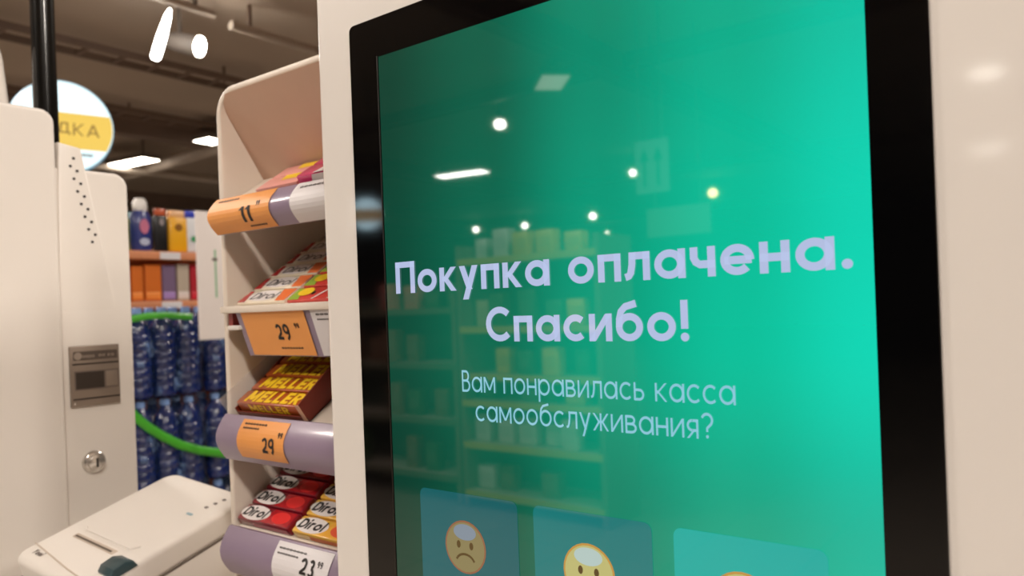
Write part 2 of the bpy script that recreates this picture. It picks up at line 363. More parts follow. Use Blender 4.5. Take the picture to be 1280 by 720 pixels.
# viewing-angle falloff painted into the glow: green brightens to the right
SG = bpy.data.materials.new('lit_screen'); SG.use_nodes = True; nt = SG.node_tree; pb = nt.nodes['Principled BSDF']
GLASS_ROUGH = .025; GLASS_IOR = 1.75
def glassy(p):
    p.inputs['Base Color'].default_value = (.004, .004, .004, 1); p.inputs['Roughness'].default_value = GLASS_ROUGH; p.inputs['IOR'].default_value = GLASS_IOR
glassy(pb)
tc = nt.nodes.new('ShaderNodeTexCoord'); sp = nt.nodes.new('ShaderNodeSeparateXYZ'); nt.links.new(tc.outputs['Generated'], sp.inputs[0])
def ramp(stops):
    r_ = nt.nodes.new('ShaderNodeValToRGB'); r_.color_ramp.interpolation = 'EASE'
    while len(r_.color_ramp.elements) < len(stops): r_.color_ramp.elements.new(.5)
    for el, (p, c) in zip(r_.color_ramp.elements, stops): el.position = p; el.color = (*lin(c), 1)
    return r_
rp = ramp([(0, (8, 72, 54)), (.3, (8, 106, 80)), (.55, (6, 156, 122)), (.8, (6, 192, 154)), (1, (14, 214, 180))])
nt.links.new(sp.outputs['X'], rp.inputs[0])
vr = ramp([(0, (190, 190, 190)), (.47, (216, 216, 216)), (.64, (255, 255, 255)), (.76, (250, 250, 250)), (.95, (228, 228, 228))])  # painted dimming toward the top and bottom of the screen
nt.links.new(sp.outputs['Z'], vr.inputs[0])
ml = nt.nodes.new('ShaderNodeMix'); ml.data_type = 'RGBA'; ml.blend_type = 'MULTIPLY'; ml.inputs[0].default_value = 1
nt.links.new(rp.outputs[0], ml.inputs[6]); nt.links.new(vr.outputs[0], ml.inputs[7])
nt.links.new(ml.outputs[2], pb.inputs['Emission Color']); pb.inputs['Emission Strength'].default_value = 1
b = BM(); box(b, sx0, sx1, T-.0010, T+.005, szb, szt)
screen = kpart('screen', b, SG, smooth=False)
def lit(name, rgb, e=1.0):
    M = mat(name, rgb, GLASS_ROUGH, emit=e, var=.015, ior=GLASS_IOR); return M
def scr(x, y): return at(x, y, 1, T)
def stext(name, s, x0, x1, zb, hh, wgt, mm, sp_=.1, dy=.0016):
    M = frame(Vector((x0, T-dy, zb)), (1, 0, 0), (0, 0, 1)); b = BM()
    text(b, s, M, hh, wgt, sp_, width=x1-x0); o = kpart(name, b, mm, screen, False); return o
TXT = lit('lit_lavender_text', (178, 190, 224)); TXT2 = lit('lit_pale_blue_text', (136, 196, 214))
def px(x, y): return scr(x, y).x
stext('headline_text', 'Покупка оплачена.', px(497, 348), px(1068, 318), 1.4095, .0185, .185, TXT, .115)
stext('headline_text', 'Спасибо!', px(610, 410), px(863, 406), 1.3812, .0185, .185, TXT, .115)
stext('question_text', 'Вам понравилась касса', px(580, 480), px(921, 494), 1.3535, .0118, .105, TXT2, .13)
stext('question_text', 'самообслуживания?', px(597, 518), px(894, 536), 1.3378, .0118, .105, TXT2, .13)
for (xa, ya, xb, yb, c) in ((527, 614, 648, 630, (12, 92, 96)), (668, 637, 816, 660, (14, 118, 116)), (843, 662, 1036, 690, (14, 168, 156))):  # button colours brighten to the right with the painted falloff
    a, c2 = scr(xa, ya), scr(xb, yb); wd = c2.x-a.x; zt = 1.2965; hh = .062
    b = BM(); poly(b, [(p[0], T-.0013, p[1]) for p in rrect(wd, hh, .004, 5, ((a.x+c2.x)/2, zt-hh/2))])
    bmesh.ops.recalc_face_normals(b, faces=b.faces)
    kpart('rating_button', b, lit('lit_button_%d' % xa, c), screen, False)
YEL = lit('lit_emoji_yellow', (186, 180, 112)); YELD = lit('lit_emoji_dull', (134, 122, 80)); RIM = lit('lit_emoji_rim', (190, 140, 60)); RIMD = lit('lit_emoji_rim_dull', (140, 92, 62))  # dull copies carry the screen's dimming to the left in their colour
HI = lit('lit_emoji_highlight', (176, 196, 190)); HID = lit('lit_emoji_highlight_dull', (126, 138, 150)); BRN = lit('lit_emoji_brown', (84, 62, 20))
def emoji(px_, py_, kind, zc=None):
    c = scr(px_, py_); R_ = .0148; z0 = c.z if zc is None else zc
    M = frame(Vector((c.x, T-.0016, z0)), (1, 0, 0), (0, 0, 1)); b = BM()
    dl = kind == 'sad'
    disc(b, 0, 0, R_, R_, 0, M, 0); disc(b, 0, 0, R_*.93, R_*.93, .0001, M, 1); disc(b, 0, R_*.56, R_*.55, R_*.3, .0002, M, 2)
    for s in (-1, 1): disc(b, s*R_*.31, R_*.08, R_*.095, R_*.145, .0003, M, 3, 14)
    Mo = M @ Matrix.Translation((0, 0, .0003))
    if kind == 'sad': pts = arc(0, -R_*.62, R_*.46, R_*.36, 20, 160)
    elif kind == 'flat': pts = [(-R_*.4, -R_*.36), (R_*.4, -R_*.36)]
    else: pts = arc(0, -R_*.2, R_*.46, R_*.36, 200, 340)
    for p, q in zip(pts, pts[1:]):
        dx, dy = q[0]-p[0], q[1]-p[1]; l = math.hypot(dx, dy); nx, ny = -dy/l*R_*.045, dx/l*R_*.045
        poly(b, [(p[0]+nx, p[1]+ny, 0), (q[0]+nx, q[1]+ny, 0), (q[0]-nx, q[1]-ny, 0), (p[0]-nx, p[1]-ny, 0)], Mo, 3)
    o = kpart({'sad': 'sad_face_icon', 'flat': 'neutral_face_icon', 'happy': 'smiling_face_icon'}[kind], b, [RIMD if dl else RIM, YELD if dl else YEL, HID if dl else HI, BRN], screen, False)
emoji(584, 683, 'sad'); zc = scr(584, 683).z
emoji(738, 712, 'flat', zc); emoji(930, 745, 'happy', zc)

# ================================================================== NEIGHBOURING KIOSK SEEN FROM THE SIDE
FX = -.884
def bp(x, y, X=FX): return at(x, y, 0, X)
B = thing('self_checkout_kiosk', 'neighbouring white kiosk at left edge seen from its side with speaker holes', 'kiosk', (-1.1, .33, 0))
def bpart(name, bm, mm, parent=B, smooth=True):
    for vv in bm.verts: vv.co = vv.co - Vector(B.location)
    return finish(name, bm, mm, parent, smooth)
topN = bp(45, 134, FX+.012).z; yN = bp(72, 250, FX+.012).y
def rtop(y0, y1, z0, z1, rf, rb):               # side outline (y, z) with rounded top corners
    pts = [(y0, z0), (y1, z0)]
    pts += [(y1-rb+rb*math.cos(math.radians(a)), z1-rb+rb*math.sin(math.radians(a))) for a in range(0, 91, 10)]
    pts += [(y0+rf+rf*math.cos(math.radians(a)), z1-rf+rf*math.sin(math.radians(a))) for a in range(90, 181, 10)]
    return pts
b = BM(); prism(b, rtop(.17, yN, .95, topN, .03, .014), 0, -1.34, FX+.012, .004, 4); bpart('monitor_housing', b, WHITE2).data.set_sharp_from_angle(angle=math.radians(10.6))
yF = bp(163.5, 330).y; topF = bp(140, 216).z
b = BM(); prism(b, rtop(.24, yF, .1, topF, .02, .016), 0, -1.30, FX, .004, 4); bpart('body', b, WHITE2).data.set_sharp_from_angle(angle=math.radians(10.6))
b = BM(); box(b, -1.33, FX+.03, .1, .52, 0, .1, .006); bpart('foot', b, DARK)
b = BM(); box(b, -1.29, -.93, .1692, .175, 1.05, topN-.05, .0005); bpart('bezel', b, BLACK)
b = BM(); box(b, -1.265, -.955, .1685, .172, 1.08, topN-.075); bpart('screen', b, mat('plain_green_screen', (8, 150, 116), .05, emit=.8), smooth=False)
# slanted speaker cheek
ct = bp(71, 178), bp(99, 186), bp(150, 400), bp(153, 415), bp(74, 415)
b = BM(); prism(b, [(p.y, p.z) for p in ct], 0, FX-.02, FX+.004, .002, 3); 
for v in b.verts:
    k = (v.co.z-ct[4].z)/(ct[0].z-ct[4].z)
    if v.co.x > FX-.01: v.co.x -= .0045*(1-k)
cheek = bpart('speaker_cheek', b, WHITE2)
for i in range(7):
    for (hx, hy) in ((91.7+4.55*i, 198+13.5*i if False else 198+15.9*i), (87.7+4.6*i, 207.7+15.8*i)):
        p = bp(hx, hy, FX+.0052); p = bp(hx, hy, FX+.004-.0045*(1-(p.z-ct[4].z)/(ct[0].z-ct[4].z))-.0001)
        b = BM(); lathe(b, [(.0016, 0), (.0016, .0006)], n=10, M=Matrix.Translation(p) @ Matrix.Rotation(math.pi/2, 4, 'Y')); bpart('speaker_hole', b, DARK, cheek)
# monitor corner rising at the extreme left
q = [bp(-60, 20, -.95), bp(-4, 38, -.95), bp(6, 75, -.95), bp(15, 140, -.95), bp(-60, 150, -.95)]
b = BM(); prism(b, [(p.y, p.z) for p in q], 0, -1.28, -.95, .006, 3); bpart('monitor_corner', b, WHITE2)
# payment plate
p0, p1, p2 = bp(85, 434), bp(147, 430), bp(86, 512)
yl, yr, zt, zb = p0.y, p1.y, p0.z+.0005, p2.z+.001
pw, phh = yr-yl, zt-zb
PM = mat('plate_bronze_grey', (142, 128, 116), .38, metal=.35, var=.06, scale=60)
b = BM(); box(b, FX, FX+.003, yl, yr, zb, zt, .001, 2); plate = bpart('reader_plate', b, PM)
X = FX+.003
def prect(name, u0, u1, v0, v1, mm, d=.0008, bev=0):
    b = BM(); box(b, X-.0002, X+d, yl+pw*u0, yl+pw*u1, zt-phh*v1, zt-phh*v0, bev); return bpart(name, b, mm, plate)
DB = mat('plate_dark_brown', (52, 42, 36), .35)
prect('name_strip', .07, .95, .09, .23, mat('plate_strip', (84, 72, 64), .4))
prect('groove', .05, .97, .285, .31, DB, .0003); prect('groove', .04, .99, .855, .88, DB, .0003)
prect('display_frame', .08, .97, .41, .72, mat('plate_frame', (112, 99, 90), .4), .0008)
prect('display', .1, .66, .43, .7, DB, .0014); prect('button', .70, .94, .44, .69, PM, .0016, .0004)
b = BM(); text(b, 'ооооо', frame(Vector((X+.001, yl+pw*.24, zt-phh*.2)), (0, 1, 0), (0, 0, 1)), .0046, .2, .15, width=pw*.24)
text(b, 'он ко', frame(Vector((X+.001, yl+pw*.56, zt-phh*.19)), (0, 1, 0), (0, 0, 1)), .004, .2, .15, width=pw*.32)
bpart('name_text', b, mat('plate_text', (150, 136, 124), .5), plate, False)
b = BM(); lathe(b, [(.0042, 0), (.0042, .0005)], n=16, M=Matrix.Translation((X+.0008, yl+pw*.15, zt-phh*.165)) @ Matrix.Rotation(math.pi/2, 4, 'Y')); bpart('name_emblem', b, mat('plate_text', (0, 0, 0)), plate)
b = BM(); lathe(b, [(.0016, 0), (.0016, .001), (.0008, .0018)], n=12, M=Matrix.Translation((X, yl+pw*.07, zt-phh*.93)) @ Matrix.Rotation(math.pi/2, 4, 'Y')); bpart('rivet', b, CHROME, plate)
# round key lock
c = bp(117, 577); RY = Matrix.Rotation(math.pi/2, 4, 'Y')
b = BM(); lathe(b, [(.0125, 0), (.0125, .002), (.0112, .004), (.0095, .005)], n=32, M=Matrix.Translation(c) @ RY); lock = bpart('lock', b, CHROME)
b = BM(); lathe(b, [(.0088, .004), (.0085, .0085), (.0068, .0095)], n=28, M=Matrix.Translation(c) @ RY); bpart('lock_barrel', b, CHROME, lock)
b = BM(); box(b, c.x+.0092, c.x+.0098, c.y-.0012, c.y+.0012, c.z-.005, c.z+.005); bpart('keyhole', b, DARK, lock)
# mast on top
pc = bp(57, 130, -.945); b = BM()
lathe(b, [(.0125, 0), (.0125, .9)], (pc.x, pc.y, topF-.03), 24); mast = bpart('mast', b, POLE)
b = BM(); lathe(b, [(.018, 0), (.018, .012), (.0135, .016)], (pc.x, pc.y, topF-.002), 24); bpart('mast_collar', b, POLE, mast)

# ------------------------------------------------------------------ receipt printer on its tilted shelf
PW, PL = .138, .168
R3 = Matrix.Rotation(.011, 4, 'Z') @ Matrix.Rotation(.282, 4, 'X') @ Matrix.Rotation(.086, 4, 'Y')
BL = CAM + ray(216, 589)*.84
PH_ = .085
base = BL + R3 @ Vector((PW/2, -PL/2, -PH_))
P = thing('receipt_printer', 'white receipt printer with paper slot and dark teal button below the lock', 'printer', base, R3.to_euler())
b = BM(); box(b, -PW/2, PW/2, -PL/2, PL/2, .002, PH_-.024, .004, 2); finish('lower_case', b, WHITE2, P)
pf = rrect(PW, PL, .016, 7)
b = BM(); prism(b, pf, 2, PH_-.0255, PH_, .0055, 5); finish('lid', b, WHITE2, P)
b = BM(); box(b, -PW/2-.0002, PW/2+.0002, -PL/2-.0002, PL/2+.0002, PH_-.0262, PH_-.0248); finish('seam', b, mat('seam_shadow', (120, 110, 102), .6), P)  # grey joint line between lid and lower case
zp = PH_
def lx(u): return -PW/2+PW*u
def ly(v): return PL/2-PL*v
b = BM(); box(b, lx(.2), lx(.73), ly(.735), ly(.70), zp-.0005, zp+.0007, .0004); slot = finish('slot_rim', b, mat('slot_beige', (196, 182, 168), .5), P)
b = BM(); box(b, lx(.22), lx(.7), ly(.728), ly(.716), zp+.0002, zp+.0010); finish('paper_slot', b, mat('slot_dark', (96, 84, 74), .6), slot)
b = BM(); tube(b, [(lx(.17), ly(.64), zp+.0004), (lx(.22), ly(.66), zp+.0006), (lx(.8), ly(.66), zp+.0006), (lx(.84), ly(.62), zp+.0004)], .0009, 6); finish('cover_ridge', b, WHITE2, P)
b = BM(); tube(b, [(lx(.02), ly(.87), zp), (lx(.2), ly(.885), zp+.0002), (lx(.6), ly(.92), zp+.0002), (lx(.97), ly(.94), zp)], .0008, 6); finish('cover_seam', b, mat('slot_beige', (0, 0, 0)), P)
TEAL = mat('dark_teal_plastic', (42, 66, 72), .35, coat=.3)
b = BM(); q = [(-.012, 0), (-.012, .004), (-.008, .0085), (.003, .0095), (.010, .006), (.0125, 0)]
prism(b, q, 0, -.0115, .0115, .0015, 2)
for vv in b.verts: vv.co = Matrix.Translation((lx(.93), ly(.79), zp-.002)) @ vv.co
finish('release_button', b, TEAL, P)
b = BM(); text(b, 'Yoni', frame(Vector((lx(.12), ly(.93), zp+.0003)), (1, .0, 0), (0, 1, 0)), .0058, .24, .12, width=.0165, shear=.15); finish('maker_lettering', b, mat('grey_print', (110, 100, 94), .5), P, False)
for u, v, mm in ((.78, .29, mat('pale_blue_led', (150, 176, 186), .4)), (.82, .2, mat('grey_print', (0, 0, 0))), (.84, .15, mat('grey_print', (0, 0, 0))), (.86, .1, mat('grey_print', (0, 0, 0)))):
    b = BM(); prism(b, rrect(.009 if mm.name[0] == 'p' else .005, .003, .0012, 4, (lx(u), ly(v))), 2, zp-.0003, zp+.0004); finish('status_mark', b, mm, P)
# tilted carrier belongs to the kiosk
b = BM(); box(b, -PW/2-.075, PW/2, -PL/2, PL/2, -.018, 0, .003)
MM = Matrix.Translation(base) @ R3
for vv in b.verts: vv.co = MM @ vv.co
bpart('printer_shelf', b, WHITE2)

# ================================================================== CANDY RACK
RY0 = .376; RXL, RXR = -.600, -.335; RD = .17
rk_top = at(300, 102, 1, RY0).z
RK = thing('candy_rack', 'white rounded sweets rack with lavender price strips between the kiosks', 'rack', (RXL+.13, RY0+.09, 0))
def rpart(name, bm, mm, parent=RK, smooth=True):
    for vv in bm.verts: vv.co = vv.co - Vector(RK.location)
    return finish(name, bm, mm, parent, smooth)
rr = .024; th = .006
def arch(i):
    l, r_, t_, q = RXL+i, RXR-i, rk_top-i, rr-i
    pts = [(l, .12)] + [(l+q-q*math.cos(math.radians(a)), t_-q+q*math.sin(math.radians(a))) for a in range(0, 91, 10)]
    pts += [(r_-q+q*math.sin(math.radians(a)), t_-q+q*math.cos(math.radians(a))) for a in range(0, 91, 10)] + [(r_, .12)]
    return pts
b = BM(); prism(b, arch(0)+arch(th)[::-1], 1, RY0, RY0+RD, .0018, 3); rpart('frame', b, RACKW)
b = BM(); box(b, RXL+th, RXR-th, RY0+RD-.006, RY0+RD, .12, rk_top-.01); rpart('back_panel', b, RACKW)
b = BM(); box(b, RXL-.01, RXR+.01, RY0-.01, RY0+RD+.02, 0, .12, .006); rpart('plinth', b, RACKW)
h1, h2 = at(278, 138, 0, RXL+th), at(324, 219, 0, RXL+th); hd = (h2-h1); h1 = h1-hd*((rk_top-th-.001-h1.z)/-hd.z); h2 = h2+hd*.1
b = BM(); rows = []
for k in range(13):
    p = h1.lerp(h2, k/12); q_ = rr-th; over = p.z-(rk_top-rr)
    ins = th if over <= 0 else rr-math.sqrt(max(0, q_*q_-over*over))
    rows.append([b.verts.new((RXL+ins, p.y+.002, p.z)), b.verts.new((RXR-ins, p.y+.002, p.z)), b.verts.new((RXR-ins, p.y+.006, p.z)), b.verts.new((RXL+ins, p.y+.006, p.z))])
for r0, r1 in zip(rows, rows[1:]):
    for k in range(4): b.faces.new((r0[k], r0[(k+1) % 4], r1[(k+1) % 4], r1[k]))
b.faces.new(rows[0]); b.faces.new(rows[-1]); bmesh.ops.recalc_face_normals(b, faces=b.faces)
rpart('sloped_header', b, mat('header_pinkish_card', (204, 170, 148), .55))  # base colour darkened: the panel's shade is put into it
AL = math.radians(34)
def lev(x, y): return at(x, y, 1, RY0).z
LV = [(lev(268, 253), lev(271, 296)), (lev(286, 386), None), (lev(275, 515), lev(280, 570)), (lev(284, 652), lev(286, 709))]
LV.append((LV[3][0]-.1, LV[3][1]-.1)); LV.append((LV[4][0]-.1, LV[4][1]-.1))
LV += [(LV[5][0]-.14*k, LV[5][1]-.14*k) for k in (1, 2, 3, 4)]
def slope_M(z, s=0, x=0, up=0):                  # point on a tilted shelf: s metres up the slope, x along the rack
    return Matrix.Translation((x, RY0+.004+s*math.cos(AL), z-.003+s*math.sin(AL))) @ Matrix.Rotation(AL, 4, 'X') @ Matrix.Translation((0, 0, up))
strips = []
def bulge(zt_, zb_, k, out=.0):                   # curved strip profile
    n_ = 10; h_ = zt_-zb_
    return [(RY0-.004-.011*math.sin(math.pi*(i/n_)*.92+.1)-out, zt_-h_*i/n_) for i in range(n_+1)]
for k, (zt_, zb_) in enumerate(LV):
    b = BM(); box(b, RXL+th, RXR-th, 0, .189, -.004, 0)
    for vv in b.verts: vv.co = slope_M(zt_) @ vv.co
    rpart('shelf', b, RACKW)
    if zb_ is None:
        st = None
        a0, a1, a2 = at(298, 391, 1, RY0-.004), at(300, 393, 1, RY0), at(317, 441, 1, RY0+.012)
        b = BM(); prism(b, [(RY0-.006, zt_), (RY0+.008, a2.z-.002), (RY0+.011, a2.z-.002), (RY0-.003, zt_)], 0, a1.x+.001, RXR-.004); st = rpart('price_strip', b, LAV)
        b = BM(); box(b, RXL+.008, RXR-.004, RY0-.008, RY0+.004, zt_-.004, zt_+.002, .001); rpart('shelf_lip', b, RACKW)
        b = BM(); box(b, RXL+.012, a1.x+.003, RY0-.004, RY0+.002, zt_-.0185, zt_-.0145, .001); rpart('strip_bracket', b, WHITE2)
        b = BM(); box(b, RXL+.010, RXL+.016, RY0-.001, RY0+.008, zt_-.018, zt_-.004); rpart('bracket_post', b, mat('red_bracket', (150, 60, 56), .5))
    else:
        pr = bulge(zt_, zb_, k); inn = [(y+.0022, z) for y, z in pr]
        b = BM(); prism(b, pr+inn[::-1], 0, RXL+.006, RXR+.004); st = rpart('price_strip', b, LAV)
    strips.append(st)
def strip_tag(k, x0, x1, mm, items, name='price_tag', v0=.0, v1=1.0):
    """paper tag following the strip; items = (text, u, v, height, weight, width)"""
    zt_, zb_ = LV[k]
    if zb_ is None:
        a2 = at(317, 441, 1, RY0+.012); prof = [(RY0-.0068+.014*i/4, zt_+(a2.z-.002-zt_)*i/4) for i in range(5)]
    else: prof = bulge(zt_, zb_, k, .0007)
    def S(u, v, lift=0):
        f = (v0+(v1-v0)*v)*(len(prof)-1); i = min(int(f), len(prof)-2); t = f-i
        y = prof[i][0]*(1-t)+prof[i+1][0]*t; z = prof[i][1]*(1-t)+prof[i+1][1]*t
        return Vector((x0+(x1-x0)*u, y-lift, z))
    b = BM()
    nn = 10
    for i in range(nn):
        poly(b, [S(0, i/nn), S(1, i/nn), S(1, (i+1)/nn), S(0, (i+1)/nn)], None, 0)
    H_ = (S(0, 0)-S(0, 1)).length; W_ = x1-x0
    for (s, u, v, hh, wg, wd) in items:
        q = bmesh.new(); text(q, s, Matrix.Identity(4), hh, wg, .12, width=wd)
        bmesh.ops.subdivide_edges(q, edges=[e for e in q.edges if e.calc_length() > .003], cuts=3, use_grid_fill=True)
        for vv in q.verts: vv.co = S(u+vv.co.x/W_, min(1, max(0, v-vv.co.y/H_)), .0004)
        merge(b, q, 1)
    for v in b.verts: pass
    return rpart(name, b, [mm, INK], strips[k])
def xs(x, y): return at(x, y, 1, RY0-.012).x
GR = 'оооооооо'
strip_tag(0, RXL+.0065, xs(340, 250), ORANGE, [('11', .55, .8, .0125, .2, .0145), ('99', .80, .42, .004, .22, .005), (GR, .1, .14, .0022, .3, .03), (GR, .62, .93, .0018, .3, .022)])
b = BM()
strip_tag(0, xs(366, 245), xs(366, 245)+.068, PAPER, [(GR, .1, .16, .002, .22, .04), ('23', .72, .85, .012, .16, .013)])
strip_tag(1, at(304, 395, 1, RY0).x+.004, xs(370, 395), ORANGE, [('29', .50, .66, .0135, .18, .017), ('99', .80, .42, .0042, .22, .006), (GR, .5, .86, .002, .25, .028)], v0=.04, v1=.98)
strip_tag(1, xs(378, 395), xs(378, 395)+.062, PAPER, [(GR, .1, .17, .002, .22, .04), (GR, .1, .27, .002, .22, .018)], v0=.04, v1=.98)
strip_tag(2, xs(300, 540), xs(358, 540), ORANGE, [('29', .56, .78, .0125, .18, .016), ('99', .86, .36, .0042, .22, .006), (GR, .08, .12, .002, .25, .03), (GR, .08, .22, .002, .25, .022)], v0=.05, v1=.86)
strip_tag(3, xs(343, 680), xs(412, 690), PAPER, [('23', .52, .47, .0115, .19, .017), ('99', .80, .27, .004, .2, .006), (GR, .06, .12, .0018, .22, .034), (GR, .06, .21, .0018, .22, .026)], v0=.03, v1=.98)
# clear side guard on the toffee shelf
b = BM(); box(b, RXL+th+.001, RXL+th+.0022, -.004, .13, 0, .022)
for vv in b.verts: vv.co = slope_M(LV[2][0]) @ vv.co
rpart('clear_guard', b, CLEAR)

# ------------------------------------------------------------------ sweets on the rack
def pack_proto(name, L, W, H, base, deco):
    """one flat packet; origin at the front-left bottom corner; x length, y up the slope, z thickness"""
    t = bpy.data.objects.new(name, None); COL.objects.link(t); t.empty_display_size = .01
    b = BM(); box(b, 0, L, 0, W, 0, H, min(W, H)*.18, 2); finish('wrapper', b, base, t)
    for nm, fn, mm in deco:
        b = BM(); fn(b, L, W, H); finish(nm, b, mm, t, False)
    return t
def place(proto, k, s, x, label, cat, group, up=0, first=[]):
    o = copy_tree(proto); o.matrix_world = slope_M(LV[k][0], s, x, up); tag(o, label, cat, group); return o
def kill(t):
    for c in list(t.children): bpy.data.objects.remove(c)
    bpy.data.objects.remove(t)
def top_text(s, u0, u1, v0, h_, wg, shear=.0):
    def f(b, L, W, H): text(b, s, Matrix.Translation((L*u0, W*v0, H+.0004)), h_*W, wg, .1, width=L*(u1-u0), shear=shear)
    return f
def top_quad(pts):
    return lambda b, L, W, H: poly(b, [(L*u, W*v, H+.0002) for u, v in pts])
def top_oval(u, v, a, c):
    return lambda b, L, W, H: disc(b, L*u, W*v, L*a, W*c, H+.0003)
def front_quad(pts):
    return lambda b, L, W, H: poly(b, [(L*u, -.0002, H*v) for u, v in pts])
REDM = mat('glossy_red_wrap', (176, 22, 34), .25, coat=.5); DRED = mat('crimson_wrap', (132, 14, 34), .28, coat=.4)
YELM = mat('yellow_wrap', (242, 190, 72), .28, coat=.4); CREAM = mat('cream_wrap', (240, 228, 206), .35, coat=.3)
PINK = mat('magenta_wrap', (216, 40, 110), .28, coat=.5); BRNM = mat('toffee_brown_wrap', (172, 78, 26), .3, coat=.4)
LEMON = mat('lemon_print', (248, 206, 40), .4); WHITEP = mat('white_print', (236, 228, 226), .4); BLK = mat('black_print', (28, 20, 22), .45)
GREENP = mat('lime_print', (150, 180, 60), .45); ORP = mat('orange_print', (236, 120, 60), .4); DBRN = mat('dark_brown_print', (92, 34, 14), .4)
# bottom level in view: gum packs, red column and yellow column
def gum(base, left, right, edge):
    return pack_proto('gum_pack', .071, .0165, .009, base, [
        ('white_patch', top_oval(.27, .5, .27, .46), WHITEP), ('fruit_patch', top_quad([(.46, .06), (.97, .06), (.97, .94), (.56, .94)]), right),
        ('fruit_spot', top_oval(.76, .5, .16, .36), left), ('lettering', top_text('Dirol', .05, .47, .24, .58, .21, .2), BLK),
        ('edge_band', front_quad([(.3, .2), (.96, .2), (.96, .7), (.3, .7)]), edge)])
g1 = gum(DRED, mat('bright_red_spot', (226, 40, 40), .4), REDM, mat('pink_edge', (206, 120, 130), .4))
g2 = gum(YELM, mat('orange_red_spot', (232, 90, 50), .4), mat('amber_print', (240, 176, 60), .4), ORP)
ordw = ['nearest', 'second', 'third', 'fourth', 'fifth', 'sixth', 'rearmost']
xr_ = at(294, 652, 1, RY0).x+.001; xy_ = xr_+.0755
for i in range(6):
    place(g1, 3, .002+i*.0178, xr_, 'red gum pack on the lowest visible shelf, %s in its row' % ordw[i], 'gum pack', 'red gum packs')
    place(g2, 3, .002+i*.0178, xy_, 'yellow gum pack on the lowest visible shelf, %s in its row' % ordw[i], 'gum pack', 'yellow gum packs')
kill(g1); kill(g2)
# display trays are cartons the toffees stand in
def carton(k, x0, x1, s0, s1, h, mm, label, edge):
    t = thing('display_carton', label, 'carton'); t.matrix_world = slope_M(LV[k][0], s0, x0, .0005); L = x1-x0; D_ = s1-s0
    b = BM(); box(b, 0, L, 0, D_, 0, .001); finish('carton_floor', b, mm, t)
    b = BM(); prism(b, [(0, 0), (D_, 0), (D_, h*1.6), (0, h)], 0, L-.0012, L); finish('side_wall', b, mm, t)
    b = BM(); prism(b, [(0, 0), (D_, 0), (D_, h), (0, h*.5)], 0, 0, .0012); finish('side_wall', b, mm, t)
    b = BM(); box(b, 0, L, 0, .0012, 0, h*.3); finish('front_wall', b, mm, t)
    b = BM(); box(b, L-.0045, L+.0003, -.0004, 0, 0, h); finish('pale_edge', b, edge, t)
    return t
TOF = pack_proto('toffee_stick', .088, .0165, .0125, BRNM, [
    ('lettering', top_text('MELLER', .12, .92, .1, .82, .24, .12), LEMON), ('front_lettering', lambda b, L, W, H: text(b, 'MELLER', frame(Vector((L*.2, -.0004, H*.3)), (1, 0, 0), (0, 0, 1)), H*.6, .22, .12, width=L*.6), LEMON)])
xm = at(300, 512, 1, RY0).x-.004
carton(2, xm-.002, xm+.092, .0, .1, .018, mat('dark_red_card', (112, 34, 16), .45), 'dark red-brown display carton holding the toffee sticks', mat('pale_card_edge', (214, 170, 140), .5))
for i in range(5):
    place(TOF, 2, .0025+i*.018, xm, 'brown toffee stick with yellow lettering, %s in its carton' % ordw[i], 'sweets', 'toffee sticks in the carton', up=.002)
kill(TOF)
# second shelf: white-red gum pouches and watermelon pouches
q1 = pack_proto('gum_pouch', .066, .019, .006, CREAM, [('red_end', top_quad([(0, .05), (.16, .05), (.1, .95), (0, .95)]), REDM), ('oval_patch', top_oval(.45, .5, .32, .4), WHITEP),
    ('red_end', top_quad([(.8, .05), (.99, .05), (.99, .95), (.72, .95)]), ORP), ('lettering', top_text('Dirol', .2, .7, .24, .5, .14, .2), BLK)])
q2 = pack_proto('gum_pouch', .07, .019, .006, mat('coral_wrap', (214, 62, 54), .3, coat=.4), [('lime_corner', top_quad([(0, .05), (.2, .05), (.1, .9), (0, .9)]), GREENP),
    ('yellow_patch', top_oval(.2, .62, .13, .3), LEMON), ('white_stripe', top_quad([(.42, .05), (.46, .05), (.62, .95), (.58, .95)]), WHITEP), ('white_stripe', top_quad([(.7, .05), (.74, .05), (.9, .95), (.86, .95)]), WHITEP),
    ('dark_seed', top_oval(.36, .5, .03, .12), BLK), ('lime_edge', front_quad([(.1, .1), (.95, .1), (.95, .6), (.1, .6)]), GREENP)])
xa = at(292, 386, 1, RY0).x; xb = xa+.0695
for i in range(5):
    place(q1, 1, .003+i*.0205, xa, 'white and red gum pouch on second shelf, %s in its row' % ordw[i], 'gum pouch', 'white and red gum pouches', up=.0008)
    place(q2, 1, .003+i*.0205, xb, 'coral striped gum pouch with lime edge on second shelf, %s in its row' % ordw[i], 'gum pouch', 'coral gum pouches', up=.0008)
kill(q1); kill(q2)
